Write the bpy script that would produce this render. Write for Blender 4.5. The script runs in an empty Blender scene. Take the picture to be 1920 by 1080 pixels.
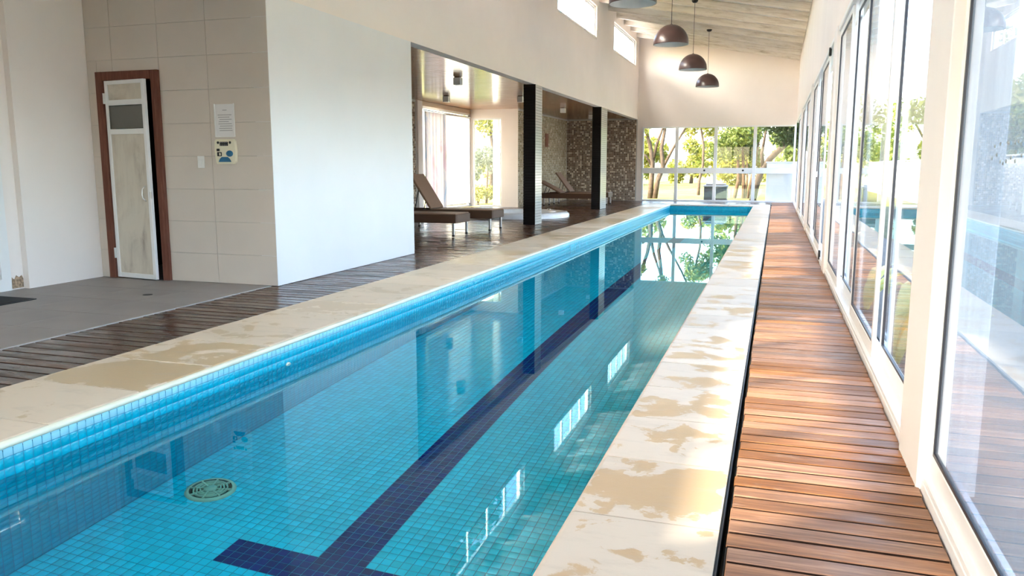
import bpy, math, random
import numpy as np
from mathutils import Vector, Matrix
random.seed(7); rng = np.random.default_rng(7)
S = bpy.context.scene; COL = S.collection; D = bpy.data
R = math.radians

# ------------------------------------------------------------------ camera, sky, sun, exposure
cam = D.cameras.new('camera'); cam.sensor_width = 36; cam.lens = 1490 / 1920 * 36
cam.clip_start = .02; cam.clip_end = 500
co = D.objects.new('camera', cam); COL.objects.link(co)
co.location = (0, 0, 1.2); co.rotation_euler = (R(90 - 8.662), 0, R(18.216)); S.camera = co

SUN_DIR = Vector((1, .87, -1.03)).normalized()          # the way the light travels
world = D.worlds.new('sky'); S.world = world; world.use_nodes = True
wn = world.node_tree; wn.nodes.clear()
wo = wn.nodes.new('ShaderNodeOutputWorld'); wb = wn.nodes.new('ShaderNodeBackground')
sk = wn.nodes.new('ShaderNodeTexSky'); sk.sky_type = 'NISHITA'; sk.sun_disc = False
sk.sun_elevation = R(38); sk.sun_rotation = math.atan2(-SUN_DIR.x, -SUN_DIR.y)
sk.air_density = 1.0; sk.dust_density = 4.0; sk.ozone_density = 1.0
wb.inputs['Strength'].default_value = 1.0
wn.links.new(sk.outputs[0], wb.inputs[0]); wn.links.new(wb.outputs[0], wo.inputs[0])
sl = D.lights.new('sun', 'SUN'); sl.energy = 3.5; sl.angle = R(.9); sl.color = (1, .9, .74)
so = D.objects.new('sun', sl); COL.objects.link(so)
so.rotation_euler = SUN_DIR.to_track_quat('-Z', 'Y').to_euler(); so.location = (-20, -20, 25)
S.view_settings.view_transform = 'Standard'; S.view_settings.look = 'None'
S.view_settings.gamma = 1; S.view_settings.use_curve_mapping = False
S.view_settings.exposure = 1.7
cy = S.cycles
cy.max_bounces = 14; cy.diffuse_bounces = 6; cy.glossy_bounces = 6; cy.transmission_bounces = 8
cy.transparent_max_bounces = 24; cy.caustics_refractive = True; cy.caustics_reflective = False
cy.sample_clamp_indirect = 12; cy.blur_glossy = .3; cy.use_denoising = True

# ------------------------------------------------------------------ helpers
class MB:
    def __init__(s): s.v = []; s.f = []; s.m = []; s.sm = []
    def add(s, vs, fs, mi=0, smooth=False):
        b = len(s.v); s.v += [tuple(x) for x in vs]
        for f in fs: s.f.append([b + i for i in f]); s.m.append(mi); s.sm.append(smooth)
        return s
    def box(s, x0, x1, y0, y1, z0, z1, mi=0):
        vs = [(x, y, z) for z in (z0, z1) for y in (y0, y1) for x in (x0, x1)]
        return s.add(vs, [(0, 2, 3, 1), (4, 5, 7, 6), (0, 1, 5, 4), (2, 6, 7, 3), (0, 4, 6, 2), (1, 3, 7, 5)], mi)
    def bev(s, x0, x1, y0, y1, z0, z1, b=.004, mi=0):
        """box with all twelve edges chamfered"""
        vs = []
        for sx in (0, 1):
            for sy in (0, 1):
                for sz in (0, 1):
                    X = (x0, x1)[sx]; Y = (y0, y1)[sy]; Z = (z0, z1)[sz]
                    dx = b if sx == 0 else -b; dy = b if sy == 0 else -b; dz = b if sz == 0 else -b
                    vs += [(X, Y + dy, Z + dz), (X + dx, Y, Z + dz), (X + dx, Y + dy, Z)]
        I = lambda a, c, d, k: (a * 4 + c * 2 + d) * 3 + k
        fs = []
        for a in (0, 1):
            q = [I(a, 0, 0, 0), I(a, 0, 1, 0), I(a, 1, 1, 0), I(a, 1, 0, 0)]; fs.append(q if a == 0 else q[::-1])
            q = [I(0, a, 0, 1), I(1, a, 0, 1), I(1, a, 1, 1), I(0, a, 1, 1)]; fs.append(q if a == 0 else q[::-1])
            q = [I(0, 0, a, 2), I(0, 1, a, 2), I(1, 1, a, 2), I(1, 0, a, 2)]; fs.append(q if a == 0 else q[::-1])
        for a in (0, 1):
            for c in (0, 1):
                e = (a + c) % 2
                q = [I(a, c, 0, 0), I(a, c, 0, 1), I(a, c, 1, 1), I(a, c, 1, 0)]; fs.append(q[::-1] if e else q)
                q = [I(a, 0, c, 0), I(a, 1, c, 0), I(a, 1, c, 2), I(a, 0, c, 2)]; fs.append(q[::-1] if e else q)
                q = [I(0, a, c, 1), I(0, a, c, 2), I(1, a, c, 2), I(1, a, c, 1)]; fs.append(q[::-1] if e else q)
        for a in (0, 1):
            for c in (0, 1):
                for d in (0, 1):
                    t = [I(a, c, d, 0), I(a, c, d, 1), I(a, c, d, 2)]
                    fs.append(t if (a + c + d) % 2 else t[::-1])
        return s.add(vs, fs, mi)
    def tube(s, pts, rad, n=8, mi=0, caps=True):
        pts = [Vector(p) for p in pts]
        if not isinstance(rad, (list, tuple)): rad = [rad] * len(pts)
        vs = []; up = None
        for i, p in enumerate(pts):
            t = (pts[min(i + 1, len(pts) - 1)] - pts[max(i - 1, 0)]).normalized()
            if up is None: up = Vector((0, 0, 1)) if abs(t.z) < .9 else Vector((1, 0, 0))
            a = t.cross(up).normalized(); up = a.cross(t).normalized()
            for k in range(n):
                w = 2 * math.pi * k / n; vs.append(p + (a * math.cos(w) + up * math.sin(w)) * rad[i])
        fs = [(i * n + k, i * n + (k + 1) % n, (i + 1) * n + (k + 1) % n, (i + 1) * n + k) for i in range(len(pts) - 1) for k in range(n)]
        s.add(vs, fs, mi, True)
        if caps:
            b = len(s.v) - len(vs)
            s.f.append([b + k for k in range(n)][::-1]); s.m.append(mi); s.sm.append(False)
            s.f.append([b + (len(pts) - 1) * n + k for k in range(n)]); s.m.append(mi); s.sm.append(False)
        return s
    def lathe(s, prof, c=(0, 0, 0), n=32, mi=0, smooth=True, a0=0, a1=2 * math.pi):
        """profile of (radius, z) turned about z"""
        full = abs(a1 - a0 - 2 * math.pi) < 1e-6; m = n if full else n + 1; vs = []
        for r, z in prof:
            for k in range(m):
                w = a0 + (a1 - a0) * k / n; vs.append((c[0] + r * math.cos(w), c[1] + r * math.sin(w), c[2] + z))
        fs = []
        for i in range(len(prof) - 1):
            for k in range(n):
                k2 = (k + 1) % m; fs.append((i * m + k, i * m + k2, (i + 1) * m + k2, (i + 1) * m + k))
        return s.add(vs, fs, mi, smooth)
    def prism(s, poly, axis, a, b, mi=0):
        """polygon of 2-D points extruded along an axis ('x','y','z')"""
        def P(u, v, w): return (w, u, v) if axis == 'x' else ((u, w, v) if axis == 'y' else (u, v, w))
        n = len(poly); vs = [P(u, v, a) for u, v in poly] + [P(u, v, b) for u, v in poly]
        fs = [tuple(range(n))[::-1], tuple(range(n, 2 * n))] + [(i, (i + 1) % n, n + (i + 1) % n, n + i) for i in range(n)]
        return s.add(vs, fs, mi)
    def xf(s, M, start=0):
        s.v = s.v[:start] + [tuple(M @ Vector(p)) for p in s.v[start:]]; return s
    def mesh(s, name, mats):
        me = D.meshes.new(name); me.from_pydata(s.v, [], s.f)
        for m in (mats if isinstance(mats, (list, tuple)) else [mats]): me.materials.append(m)
        me.polygons.foreach_set('material_index', s.m); me.polygons.foreach_set('use_smooth', s.sm)
        me.update()
        import bmesh
        bm = bmesh.new(); bm.from_mesh(me); bmesh.ops.recalc_face_normals(bm, faces=bm.faces); bm.to_mesh(me); bm.free()
        return me
def link(name, me, parent=None, loc=(0, 0, 0), rz=0, rot=None):
    o = D.objects.new(name, me); COL.objects.link(o); o.location = loc
    o.rotation_euler = rot if rot else (0, 0, rz)
    if parent: o.parent = parent
    return o
def part(name, mb, mats, parent, loc=(0, 0, 0), rz=0, rot=None, label=None, kind=None):
    o = link(name, mb.mesh(name, mats), parent, loc, rz, rot)
    if label: o['label'] = label
    if kind: o['kind'] = kind
    return o
def struct(name, mb=None, mats=None, label=None, cat=None):
    o = link(name, mb.mesh(name, mats) if mb else None); o['kind'] = 'structure'
    if label: o['label'] = label
    if cat: o['category'] = cat
    return o
def thing(name, label, cat, loc=(0, 0, 0), rz=0, group=None, mb=None, mats=None):
    o = link(name, mb.mesh(name, mats) if mb else None, None, loc, rz)
    o['label'] = label; o['category'] = cat
    if group: o['group'] = group
    return o
def kids(o): return [c for c in D.objects if c.parent == o]
def dup(o, loc, label, rz=None, group=None, tree=None):
    """copy a thing with its parts and sub-parts"""
    r = o.copy(); COL.objects.link(r); r.location = loc; r['label'] = label
    if rz is not None: r.rotation_euler = (0, 0, rz)
    if group: r['group'] = group
    for ch in kids(o):
        c = ch.copy(); COL.objects.link(c); c.parent = r
        for g in kids(ch):
            d = g.copy(); COL.objects.link(d); d.parent = c
    return r

# ------------------------------------------------------------------ materials
class NT:
    def __init__(s, name):
        s.m = D.materials.new(name); s.m.use_nodes = True; s.t = s.m.node_tree; s.t.nodes.clear()
        s.out = s.n('ShaderNodeOutputMaterial')
    def n(s, typ, **kw):
        x = s.t.nodes.new(typ)
        for k, v in kw.items():
            if k.startswith('i_'):
                x.inputs[k[2:].replace('_', ' ')].default_value = v
            else: setattr(x, k, v)
        return x
    def l(s, a, b): s.t.links.new(a, b)
    def coords(s, kind='Object', scale=(1, 1, 1), shift=False):
        tc = s.n('ShaderNodeTexCoord'); mp = s.n('ShaderNodeMapping'); mp.inputs['Scale'].default_value = scale
        src = tc.outputs[kind]
        if shift:
            oi = s.n('ShaderNodeObjectInfo'); mu = s.n('ShaderNodeMath', operation='MULTIPLY'); mu.inputs[1].default_value = 57.3
            s.l(oi.outputs['Random'], mu.inputs[0])
            ad = s.n('ShaderNodeVectorMath', operation='ADD'); s.l(src, ad.inputs[0]); s.l(mu.outputs[0], ad.inputs[1]); src = ad.outputs[0]
        s.l(src, mp.inputs[0]); return mp.outputs[0]
    def noise(s, vec, scale, detail=4, rough=.55, dist=0):
        x = s.n('ShaderNodeTexNoise'); x.inputs['Scale'].default_value = scale; x.inputs['Detail'].default_value = detail
        x.inputs['Roughness'].default_value = rough; x.inputs['Distortion'].default_value = dist
        if vec: s.l(vec, x.inputs['Vector'])
        return x.outputs['Fac']
    def ramp(s, fac, stops):
        x = s.n('ShaderNodeValToRGB'); e = x.color_ramp.elements
        while len(e) < len(stops): e.new(.5)
        for q, (p, c) in zip(e, stops): q.position = p; q.color = (*c, 1) if len(c) == 3 else c
        s.l(fac, x.inputs[0]); return x.outputs[0]
    def mix(s, fac, a, b, mode='MIX'):
        x = s.n('ShaderNodeMix', data_type='RGBA', blend_type=mode)
        for v, i in ((fac, 0), (a, 6), (b, 7)):
            if hasattr(v, 'links'): s.l(v, x.inputs[i])
            else: x.inputs[i].default_value = v if i == 0 else (*v, 1)
        return x.outputs[2]
    def math(s, op, a, b=None):
        x = s.n('ShaderNodeMath', operation=op)
        for i, v in enumerate((a, b)):
            if v is None: continue
            if hasattr(v, 'links'): s.l(v, x.inputs[i])
            else: x.inputs[i].default_value = v
        return x.outputs[0]
    def bump(s, h, strength=.2, dist=.01):
        x = s.n('ShaderNodeBump'); x.inputs['Strength'].default_value = strength; x.inputs['Distance'].default_value = dist
        s.l(h, x.inputs['Height']); return x.outputs[0]
    def pbr(s, color, rough=.5, spec=.5, metal=0, bump=None, coat=0):
        p = s.n('ShaderNodeBsdfPrincipled')
        for k, v in (('Base Color', color), ('Roughness', rough), ('Specular IOR Level', spec), ('Metallic', metal), ('Coat Weight', coat)):
            if hasattr(v, 'links'): s.l(v, p.inputs[k])
            elif k == 'Base Color': p.inputs[k].default_value = (*v, 1)
            else: p.inputs[k].default_value = v
        if bump is not None: s.l(bump, p.inputs['Normal'])
        return p
    def done(s, sh): s.l(sh.outputs[0] if hasattr(sh, 'outputs') else sh, s.out.inputs[0]); return s.m

def plain(name, c, rough=.5, spec=.5, metal=0, var=.06, scale=6, coat=0):
    t = NT(name); v = t.coords(); f = t.noise(v, scale)
    a = tuple(max(0, x * (1 - var)) for x in c); b = tuple(min(1, x * (1 + var)) for x in c)
    col = t.ramp(f, [(.3, a), (.7, b)])
    return t.done(t.pbr(col, rough, spec, metal, t.bump(t.noise(v, scale * 12, 2), .05, .002), coat))
def plaster(name, c, rough=.65):
    t = NT(name); v = t.coords()
    col = t.mix(t.ramp(t.noise(v, .9, 5), [(.35, (0, 0, 0)), (.7, (1, 1, 1))]), tuple(x * .95 for x in c), c)
    return t.done(t.pbr(col, rough, .3, 0, t.bump(t.noise(v, 45, 4), .08, .003)))
M = {}
M['wall'] = plaster('cream_plaster', (.88, .80, .745))
M['white'] = plaster('white_plaster', (.79, .785, .79), .35)
M['recess'] = plaster('recess_plaster', (.90, .83, .79))
M['alu'] = plain('white_aluminium', (.82, .82, .82), .3, .5, 0, .02)
M['gasket'] = plain('black_gasket', (.012, .012, .02), .4)
M['metal'] = plain('brushed_metal', (.62, .61, .6), .3, .5, .9)
M['dark_metal'] = plain('dark_metal', (.03, .028, .027), .4, .5, .3)
M['black'] = plain('black_plastic', (.01, .01, .01), .4)
M['plastic'] = plain('white_plastic', (.8, .79, .77), .35)
M['ivory'] = plain('ivory_plastic', (.80, .75, .58), .35, var=.03)
M['blue'] = plain('blue_plastic', (.02, .14, .28), .3)
M['walltile'] = plain('beige_wall_tile', (.64, .565, .50), .35, .4, 0, .03, 1.5)
M['grout'] = plain('tile_grout', (.47, .44, .40), .8)
M['jambwood'] = None

def wood(name, stops, rough=(.35, .6), scale=1.0, along='x', tone=.35, coat=0., worn=None, spec=.5, bump=.25):
    t = NT(name)
    sc = {'x': (2.2, 34, 34), 'y': (34, 2.2, 34), 'z': (34, 34, 2.2)}[along]
    v = t.coords('Object', tuple(k * scale for k in sc), True)
    f = t.noise(v, 1.6, 8, .62, .6)
    col = t.ramp(f, stops)
    oi = t.n('ShaderNodeObjectInfo')
    k = t.n('ShaderNodeMapRange'); t.l(oi.outputs['Random'], k.inputs[0])
    k.inputs[3].default_value = 1 - tone; k.inputs[4].default_value = 1 + tone
    h = t.n('ShaderNodeHueSaturation'); t.l(col, h.inputs['Color']); t.l(k.outputs[0], h.inputs['Value'])
    v2 = t.coords('Object', (3, 9, 9) if along == 'x' else (9, 3, 9), True)
    s2 = t.math('MULTIPLY', oi.outputs['Random'], 7.13); s2 = t.math('FRACT', s2)
    k2 = t.n('ShaderNodeMapRange'); t.l(s2, k2.inputs[0]); k2.inputs[3].default_value = .75; k2.inputs[4].default_value = 1.1
    t.l(k2.outputs[0], h.inputs['Saturation'])
    col = h.outputs[0]
    if worn:
        w = t.ramp(t.noise(v2, 1.1, 6, .7), [(.60, (0, 0, 0)), (.72, (1, 1, 1))])
        col = t.mix(t.math('MULTIPLY', w, worn[1]), col, worn[0])
    rr = t.n('ShaderNodeMapRange'); t.l(t.noise(v2, .9, 4), rr.inputs[0]); rr.inputs[1].default_value = .35; rr.inputs[2].default_value = .65
    rr.inputs[3].default_value = rough[0]; rr.inputs[4].default_value = rough[1]
    return t.done(t.pbr(col, rr.outputs[0], spec, 0, t.bump(f, bump, .004), coat))
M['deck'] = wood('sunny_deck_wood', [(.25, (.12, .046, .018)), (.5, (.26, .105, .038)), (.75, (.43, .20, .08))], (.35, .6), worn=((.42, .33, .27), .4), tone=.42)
M['deckedge'] = plain('gap_shade_board_edge', (.035, .016, .009), .8, .2)  # near-black board sides: shade of the gaps put into the colour
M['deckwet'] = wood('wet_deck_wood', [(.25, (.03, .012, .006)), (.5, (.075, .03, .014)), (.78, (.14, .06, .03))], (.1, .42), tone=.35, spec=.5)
M['ceilwood'] = wood('varnished_ceiling_wood', [(.25, (.26, .10, .04)), (.6, (.38, .17, .07)), (.8, (.48, .24, .11))], (.12, .2), tone=.12, spec=.5, bump=.03)
M['headwood'] = wood('pale_header_wood', [(.3, (.52, .33, .17)), (.7, (.66, .46, .26))], (.3, .4), along='y', tone=.1)
M['jambwood'] = wood('red_brown_door_wood', [(.25, (.10, .018, .005)), (.55, (.17, .038, .011)), (.8, (.26, .07, .022))], (.6, .75), along='z', tone=.1, spec=.08)
def limewood(name, along):
    t = NT(name); v = t.coords('Object', (1.0, 9, 9) if along == 'x' else (9, 1.0, 9), True)
    f = t.noise(v, 1.5, 8, .7, .5)
    col = t.ramp(f, [(.26, (.34, .28, .21)), (.38, (.66, .59, .50)), (.52, (.82, .76, .68)), (.8, (.87, .82, .75))])
    return t.done(t.pbr(col, .7, .2, 0, t.bump(f, .4, .006)))
M['lime'] = limewood('limewashed_rafter_wood', 'x'); M['limeb'] = limewood('limewashed_board_wood', 'y')
def stone(name, base, tan, cover, half, swing):
    t = NT(name); v = t.coords('Object', (1, 1, 1), True)
    f = t.noise(v, 3.6, 6, .6, .35)
    tc = t.n('ShaderNodeTexCoord'); sx = t.n('ShaderNodeSeparateXYZ'); t.l(tc.outputs['Object'], sx.inputs[0])
    ed = t.math('MAXIMUM', t.math('DIVIDE', t.math('ABSOLUTE', sx.outputs[0]), half), t.math('DIVIDE', t.math('ABSOLUTE', sx.outputs[1]), .285))
    ob = t.n('ShaderNodeObjectInfo'); r3 = t.math('FRACT', t.math('MULTIPLY', ob.outputs['Random'], 13.7))
    f = t.math('ADD', f, t.math('MULTIPLY', t.math('SUBTRACT', r3, .5), swing))
    f = t.math('SUBTRACT', f, t.math('MULTIPLY', t.math('POWER', ed, 12), .12))
    w = t.ramp(f, [(cover, (0, 0, 0)), (cover + .025, (1, 1, 1))])
    oi = t.n('ShaderNodeObjectInfo'); k = t.n('ShaderNodeMapRange'); t.l(oi.outputs['Random'], k.inputs[0]); k.inputs[3].default_value = .93; k.inputs[4].default_value = 1.05
    col = t.mix(t.math('MULTIPLY', w, .75), base, tan)
    v2 = t.coords('Object', (3, 9, 3), True)
    col = t.mix(t.math('MULTIPLY', t.ramp(t.noise(v2, 1.5, 7, .7), [(.52, (0, 0, 0)), (.75, (1, 1, 1))]), .45), col, tuple(x * .72 for x in base))
    h = t.n('ShaderNodeHueSaturation'); t.l(col, h.inputs['Color']); t.l(k.outputs[0], h.inputs['Value'])
    rr = t.n('ShaderNodeMapRange'); t.l(w, rr.inputs[0]); rr.inputs[3].default_value = .6; rr.inputs[4].default_value = .3
    return t.done(t.pbr(h.outputs[0], rr.outputs[0], .15, 0, t.bump(t.noise(v, 30, 6, .7), .25, .004)))
M['coping'] = stone('pale_sandstone', (.60, .505, .395), (.47, .305, .15), .535, .26, .11)
M['copingw'] = stone('damp_sandstone', (.80, .665, .50), (.60, .42, .20), .50, .4, .34)
M['mortar'] = plain('tan_mortar', (.30, .21, .12), .9)
M['lip'] = plain('glazed_cream_lip', (.72, .72, .58), .25)
def pooltile(name, c, var=.1, rough=.25):
    t = NT(name); tc = t.n('ShaderNodeTexCoord'); g = t.n('ShaderNodeNewGeometry')
    sc = t.n('ShaderNodeVectorMath', operation='SCALE'); sc.inputs['Scale'].default_value = 20
    t.l(g.outputs['Position'], sc.inputs[0])
    fl = t.n('ShaderNodeVectorMath', operation='FLOOR'); t.l(sc.outputs[0], fl.inputs[0])
    wn_ = t.n('ShaderNodeTexWhiteNoise'); t.l(fl.outputs[0], wn_.inputs['Vector'])
    col = t.mix(wn_.outputs['Value'], tuple(x * (1 - var) for x in c), tuple(x * (1 + var) for x in c))
    return t.done(t.pbr(col, rough, .4))
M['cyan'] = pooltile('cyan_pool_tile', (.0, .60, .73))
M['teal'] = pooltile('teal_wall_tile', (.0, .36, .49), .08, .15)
M['navy'] = pooltile('navy_pool_tile', (.004, .012, .13), .25)
M['skytile'] = pooltile('light_blue_rim_tile', (.32, .64, .72), .05)
M['poolgrout'] = plain('pool_grout', (.0, .20, .32), .7)
M['floortile'] = plain('grey_floor_tile', (.31, .275, .25), .5, .4, 0, .08, 2)
M['floorgrout'] = plain('grey_floor_grout', (.22, .195, .175), .8)
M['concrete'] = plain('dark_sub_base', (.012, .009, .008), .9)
for i, c in enumerate(((.25, .165, .11), (.32, .22, .15), (.18, .115, .075), (.74, .62, .47), (.42, .31, .22))):
    M['mos%d' % i] = plain('brown_mosaic_%s' % 'abcde'[i], c, .25)
for i, c in enumerate(((.52, .42, .27), (.62, .52, .36), (.40, .31, .19), (.80, .70, .53), (.56, .47, .33))):
    M['mot%d' % i] = plain('tan_mosaic_%s' % 'abcde'[i], c, .25)
M['blacktile'] = plain('glossy_black_tile', (.008, .006, .006), .2, .35)
M['greytile'] = plain('glazed_grey_tile', (.42, .42, .39), .2, .5)
def weave(name, a, b):
    t = NT(name); v = t.coords('Object', (60, 60, 60))
    w = t.n('ShaderNodeTexChecker'); w.inputs['Scale'].default_value = 1.6; t.l(v, w.inputs['Vector'])
    w.inputs['Color1'].default_value = (*a, 1); w.inputs['Color2'].default_value = (*b, 1)
    return t.done(t.pbr(w.outputs[0], .5, .4, 0, t.bump(w.outputs['Fac'], .6, .004)))
M['rattan'] = weave('brown_rattan', (.105, .05, .025), (.065, .03, .016))
M['rattant'] = weave('tan_sling_weave', (.30, .175, .11), (.22, .125, .08))
M['spa'] = plain('white_acrylic', (.84, .84, .84), .15)
M['lampout'] = plain('brown_lamp_enamel', (.085, .05, .045), .3, .5, 0, .2, 4)
M['lampin'] = plain('white_lamp_enamel', (.82, .81, .78), .45)
M['mat'] = plain('black_mat', (.012, .012, .013), .9)
M['rust'] = plain('rust_brown_plaque', (.22, .07, .03), .5)
M['bark'] = plain('grey_brown_bark', (.07, .05, .035), .9, .2, 0, .4, 8)
M['barkr'] = plain('reddish_bark', (.10, .06, .035), .9, .2, 0, .4, 8)
M['shade'] = plain('charcoal_box', (.035, .036, .045), .6)
M['shadelid'] = plain('grey_lid', (.16, .165, .18), .6)
def glass(name, tint=(1, 1, 1), fog=0., streak=0., rough=0.):
    """a pane: clear view through it, mirror at a grazing angle, and condensation that scatters light"""
    t = NT(name)
    lw = t.n('ShaderNodeLayerWeight'); lw.inputs['Blend'].default_value = .5
    f = t.math('POWER', lw.outputs['Facing'], 5); f = t.math('MULTIPLY', f, .94); f = t.math('ADD', f, .03)
    tr = t.n('ShaderNodeBsdfTransparent'); tr.inputs[0].default_value = (*tint, 1)
    gl = t.n('ShaderNodeBsdfGlossy'); gl.inputs['Roughness'].default_value = rough; gl.inputs[0].default_value = (.96, .98, 1, 1)
    base = tr.outputs[0]
    if fog > 0 or streak > 0:
        v = t.coords('Object', (1, 9, .7)); v2 = t.coords('Object', (1, 1.1, .6))
        s1 = t.ramp(t.noise(v, 2.2, 5, .6), [(.25, (0, 0, 0)), (.85, (1, 1, 1))])
        s2 = t.ramp(t.noise(v2, 1.0, 3), [(.3, (.2, .2, .2)), (.7, (1, 1, 1))])
        k = t.math('ADD', t.math('MULTIPLY', t.math('MULTIPLY', s1, s2), streak), fog)
        df = t.n('ShaderNodeBsdfDiffuse'); df.inputs[0].default_value = (.46, .49, .51, 1)
        tl = t.n('ShaderNodeBsdfTranslucent'); tl.inputs[0].default_value = (.30, .335, .35, 1)
        m1 = t.n('ShaderNodeMixShader'); m1.inputs[0].default_value = .55; t.l(df.outputs[0], m1.inputs[1]); t.l(tl.outputs[0], m1.inputs[2])
        m2 = t.n('ShaderNodeMixShader'); t.l(k, m2.inputs[0]); t.l(base, m2.inputs[1]); t.l(m1.outputs[0], m2.inputs[2]); base = m2.outputs[0]
    mx = t.n('ShaderNodeMixShader'); t.l(f, mx.inputs[0]); t.l(base, mx.inputs[1]); t.l(gl.outputs[0], mx.inputs[2])
    return t.done(mx)
M['glass'] = glass('clear_pane_glass', (.97, .99, .98))
M['glassf'] = glass('lightly_misted_glass', (.96, .985, .98), .01, .07)
M['glassw'] = glass('fogged_pane_glass', (.93, .97, .98), .36, .34)
t = NT('grey_door_glass'); M['doorglass'] = t.done(t.pbr((.13, .125, .11), .12, .5))
t = NT('pool_water'); v = t.coords('Object', (1, 1, 1))
gw = t.n('ShaderNodeBsdfGlass'); gw.inputs['IOR'].default_value = 1.33; gw.inputs['Roughness'].default_value = 0; gw.inputs[0].default_value = (.72, .985, 1, 1)
t.l(t.bump(t.noise(v, 1.6, 2, .4), .006, .02), gw.inputs['Normal']); M['water'] = t.done(gw)
def leaf(name, a, b, tr=.4):
    t = NT(name); g = t.n('ShaderNodeNewGeometry')
    col = t.mix(g.outputs['Random Per Island'], a, b)
    p = t.pbr(col, .5, .3); tl = t.n('ShaderNodeBsdfTranslucent'); t.l(col, tl.inputs[0])
    mx = t.n('ShaderNodeMixShader'); mx.inputs[0].default_value = tr; t.l(p.outputs[0], mx.inputs[1]); t.l(tl.outputs[0], mx.inputs[2])
    return t.done(mx)
M['leafy'] = leaf('yellow_green_leaf', (.24, .21, .03), (.10, .13, .02))
M['leafg'] = leaf('mid_green_leaf', (.07, .11, .022), (.16, .185, .035))
M['leafd'] = leaf('dark_green_leaf', (.03, .055, .018), (.075, .105, .03))
M['leafs'] = leaf('silver_green_leaf', (.10, .13, .09), (.20, .22, .15))
M['agave'] = leaf('agave_leaf', (.40, .52, .14), (.82, .82, .45), .35)
M['yellowstem'] = leaf('yellow_leaf', (.80, .62, .06), (.85, .70, .14), .3)
t = NT('lawn_grass'); v = t.coords()
col = t.ramp(t.noise(v, .5, 8, .7), [(.3, (.10, .115, .02)), (.5, (.18, .17, .035)), (.7, (.24, .21, .06))])
M['lawn'] = t.done(t.pbr(col, .9, .1, 0, t.bump(t.noise(v, 20, 4), .6, .03)))
M['gravel'] = plain('dark_grey_paving', (.075, .07, .062), .85, .2, 0, .2, 3)
M['soil'] = plain('dark_mossy_soil', (.055, .06, .03), .9, .1, 0, .3, 2)
t = NT('white_roller_blind'); df = t.n('ShaderNodeBsdfDiffuse'); df.inputs[0].default_value = (.85, .84, .82, 1)
tl = t.n('ShaderNodeBsdfTranslucent'); tl.inputs[0].default_value = (.9, .89, .86, 1)
mx = t.n('ShaderNodeMixShader'); mx.inputs[0].default_value = .6; t.l(df.outputs[0], mx.inputs[1]); t.l(tl.outputs[0], mx.inputs[2]); M['blind'] = t.done(mx)
t = NT('printed_sheer_curtain'); v = t.coords('Object', (1, 1.6, .8))
c1 = t.ramp(t.noise(v, 1.3, 5, .6, .8), [(.3, (.30, .46, .62)), (.42, (.58, .56, .62)), (.5, (.68, .63, .62)), (.6, (.64, .48, .56)), (.72, (.55, .48, .42))])
df = t.n('ShaderNodeBsdfDiffuse'); t.l(c1, df.inputs[0]); tl = t.n('ShaderNodeBsdfTranslucent'); t.l(c1, tl.inputs[0])
mx = t.n('ShaderNodeMixShader'); mx.inputs[0].default_value = .12; t.l(df.outputs[0], mx.inputs[1]); t.l(tl.outputs[0], mx.inputs[2]); M['curtain'] = t.done(mx)
t = NT('stained_cream_panel'); v = t.coords('Object', (5, 5, .9)); v2 = t.coords('Object', (2.2, 2.2, 1.4))
k = t.math('MULTIPLY', t.ramp(t.noise(v, 1.5, 6, .65), [(.42, (0, 0, 0)), (.7, (1, 1, 1))]), t.ramp(t.noise(v2, 1.6, 5, .6, 1.5), [(.38, (0, 0, 0)), (.7, (1, 1, 1))]))
M['doorpanel'] = t.done(t.pbr(t.mix(k, (.66, .60, .51), (.36, .30, .25)), .6, .3))
M['paper'] = plain('white_paper', (.78, .76, .76), .7, var=.02)
M['ink'] = plain('grey_print', (.42, .41, .42), .8)

# ------------------------------------------------------------------ main sizes (metres; +y runs down the pool)
XL, XR = -4.77, .58                # long walls
YE = 28.8; YN = -4.0               # far and near wall
BZ = 2.87                          # underside of the long beam
zc = lambda x: 4.82 + .185 * (.58 - x)      # sloping ceiling
BAYS = [(-1.65, 2.4), (4.8, 8.85), (11.25, 15.35), (17.75, 21.8), (24.2, 28.15)]
CZ0, CZ1 = 4.64, 5.47
# ------------------------------------------------------------------ setting: long left wall with clerestory openings
b = MB(); x0, x1 = XL - .18, XL
b.box(x0, x1, YN - .2, YE + .2, BZ, CZ0); b.box(x0, x1, YN - .2, YE + .2, CZ1, 5.95)
ys = [YN - .2] + [q for w in BAYS for q in w] + [YE + .2]
for a, c in zip(ys[0::2], ys[1::2]): b.box(x0, x1, a, c, CZ0, CZ1)
struct('wall_left', b, M['wall'])
struct('wall_changing_room', MB().box(XL - .18, XL, 6.87, 10.12, 0, BZ).box(-8.9, XL - .18, 10.0, 10.12, 0, BZ + .2), M['white'])
# right wall above the sliding windows, with its piers
b = MB().box(XR, XR + .2, YN - .2, YE + .2, 2.72, 5.0)
wr = struct('wall_right', b, M['wall'])
PIERS = [(3.21 + 6.45 * k, 3.66 + 6.45 * k) for k in (-1, 0, 1, 2, 3)]
pm = MB().bev(-.02, .18, 0, .45, -.02, 2.72, .004).mesh('pier', plaster('pier_paint', (.80, .755, .72)))
for a, c in PIERS: link('pier', pm, wr, (XR, a, 0))
b = MB().prism([(XL, 2.60), (XR, 2.60), (XR, 5.0), (XL, 5.95)], 'y', YE, YE + .2)
b.box(XL, -4.59, YE, YE + .2, -.3, 2.6).box(-4.59, XR + .2, YE - .02, YE + .2, -.3, 0)
struct('wall_far', b, M['wall'])
b = MB().prism([(XL, 2.72), (XR + .2, 2.72), (XR + .2, 4.8), (XL, 5.95)], 'y', YN - .2, YN)
b.box(-7.3, -4.4, YN - .2, YN, 0, 2.72).box(-7.3, XL, YN - .2, YN, 2.72, 3.05)
struct('wall_near', b, M['wall'])

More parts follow.
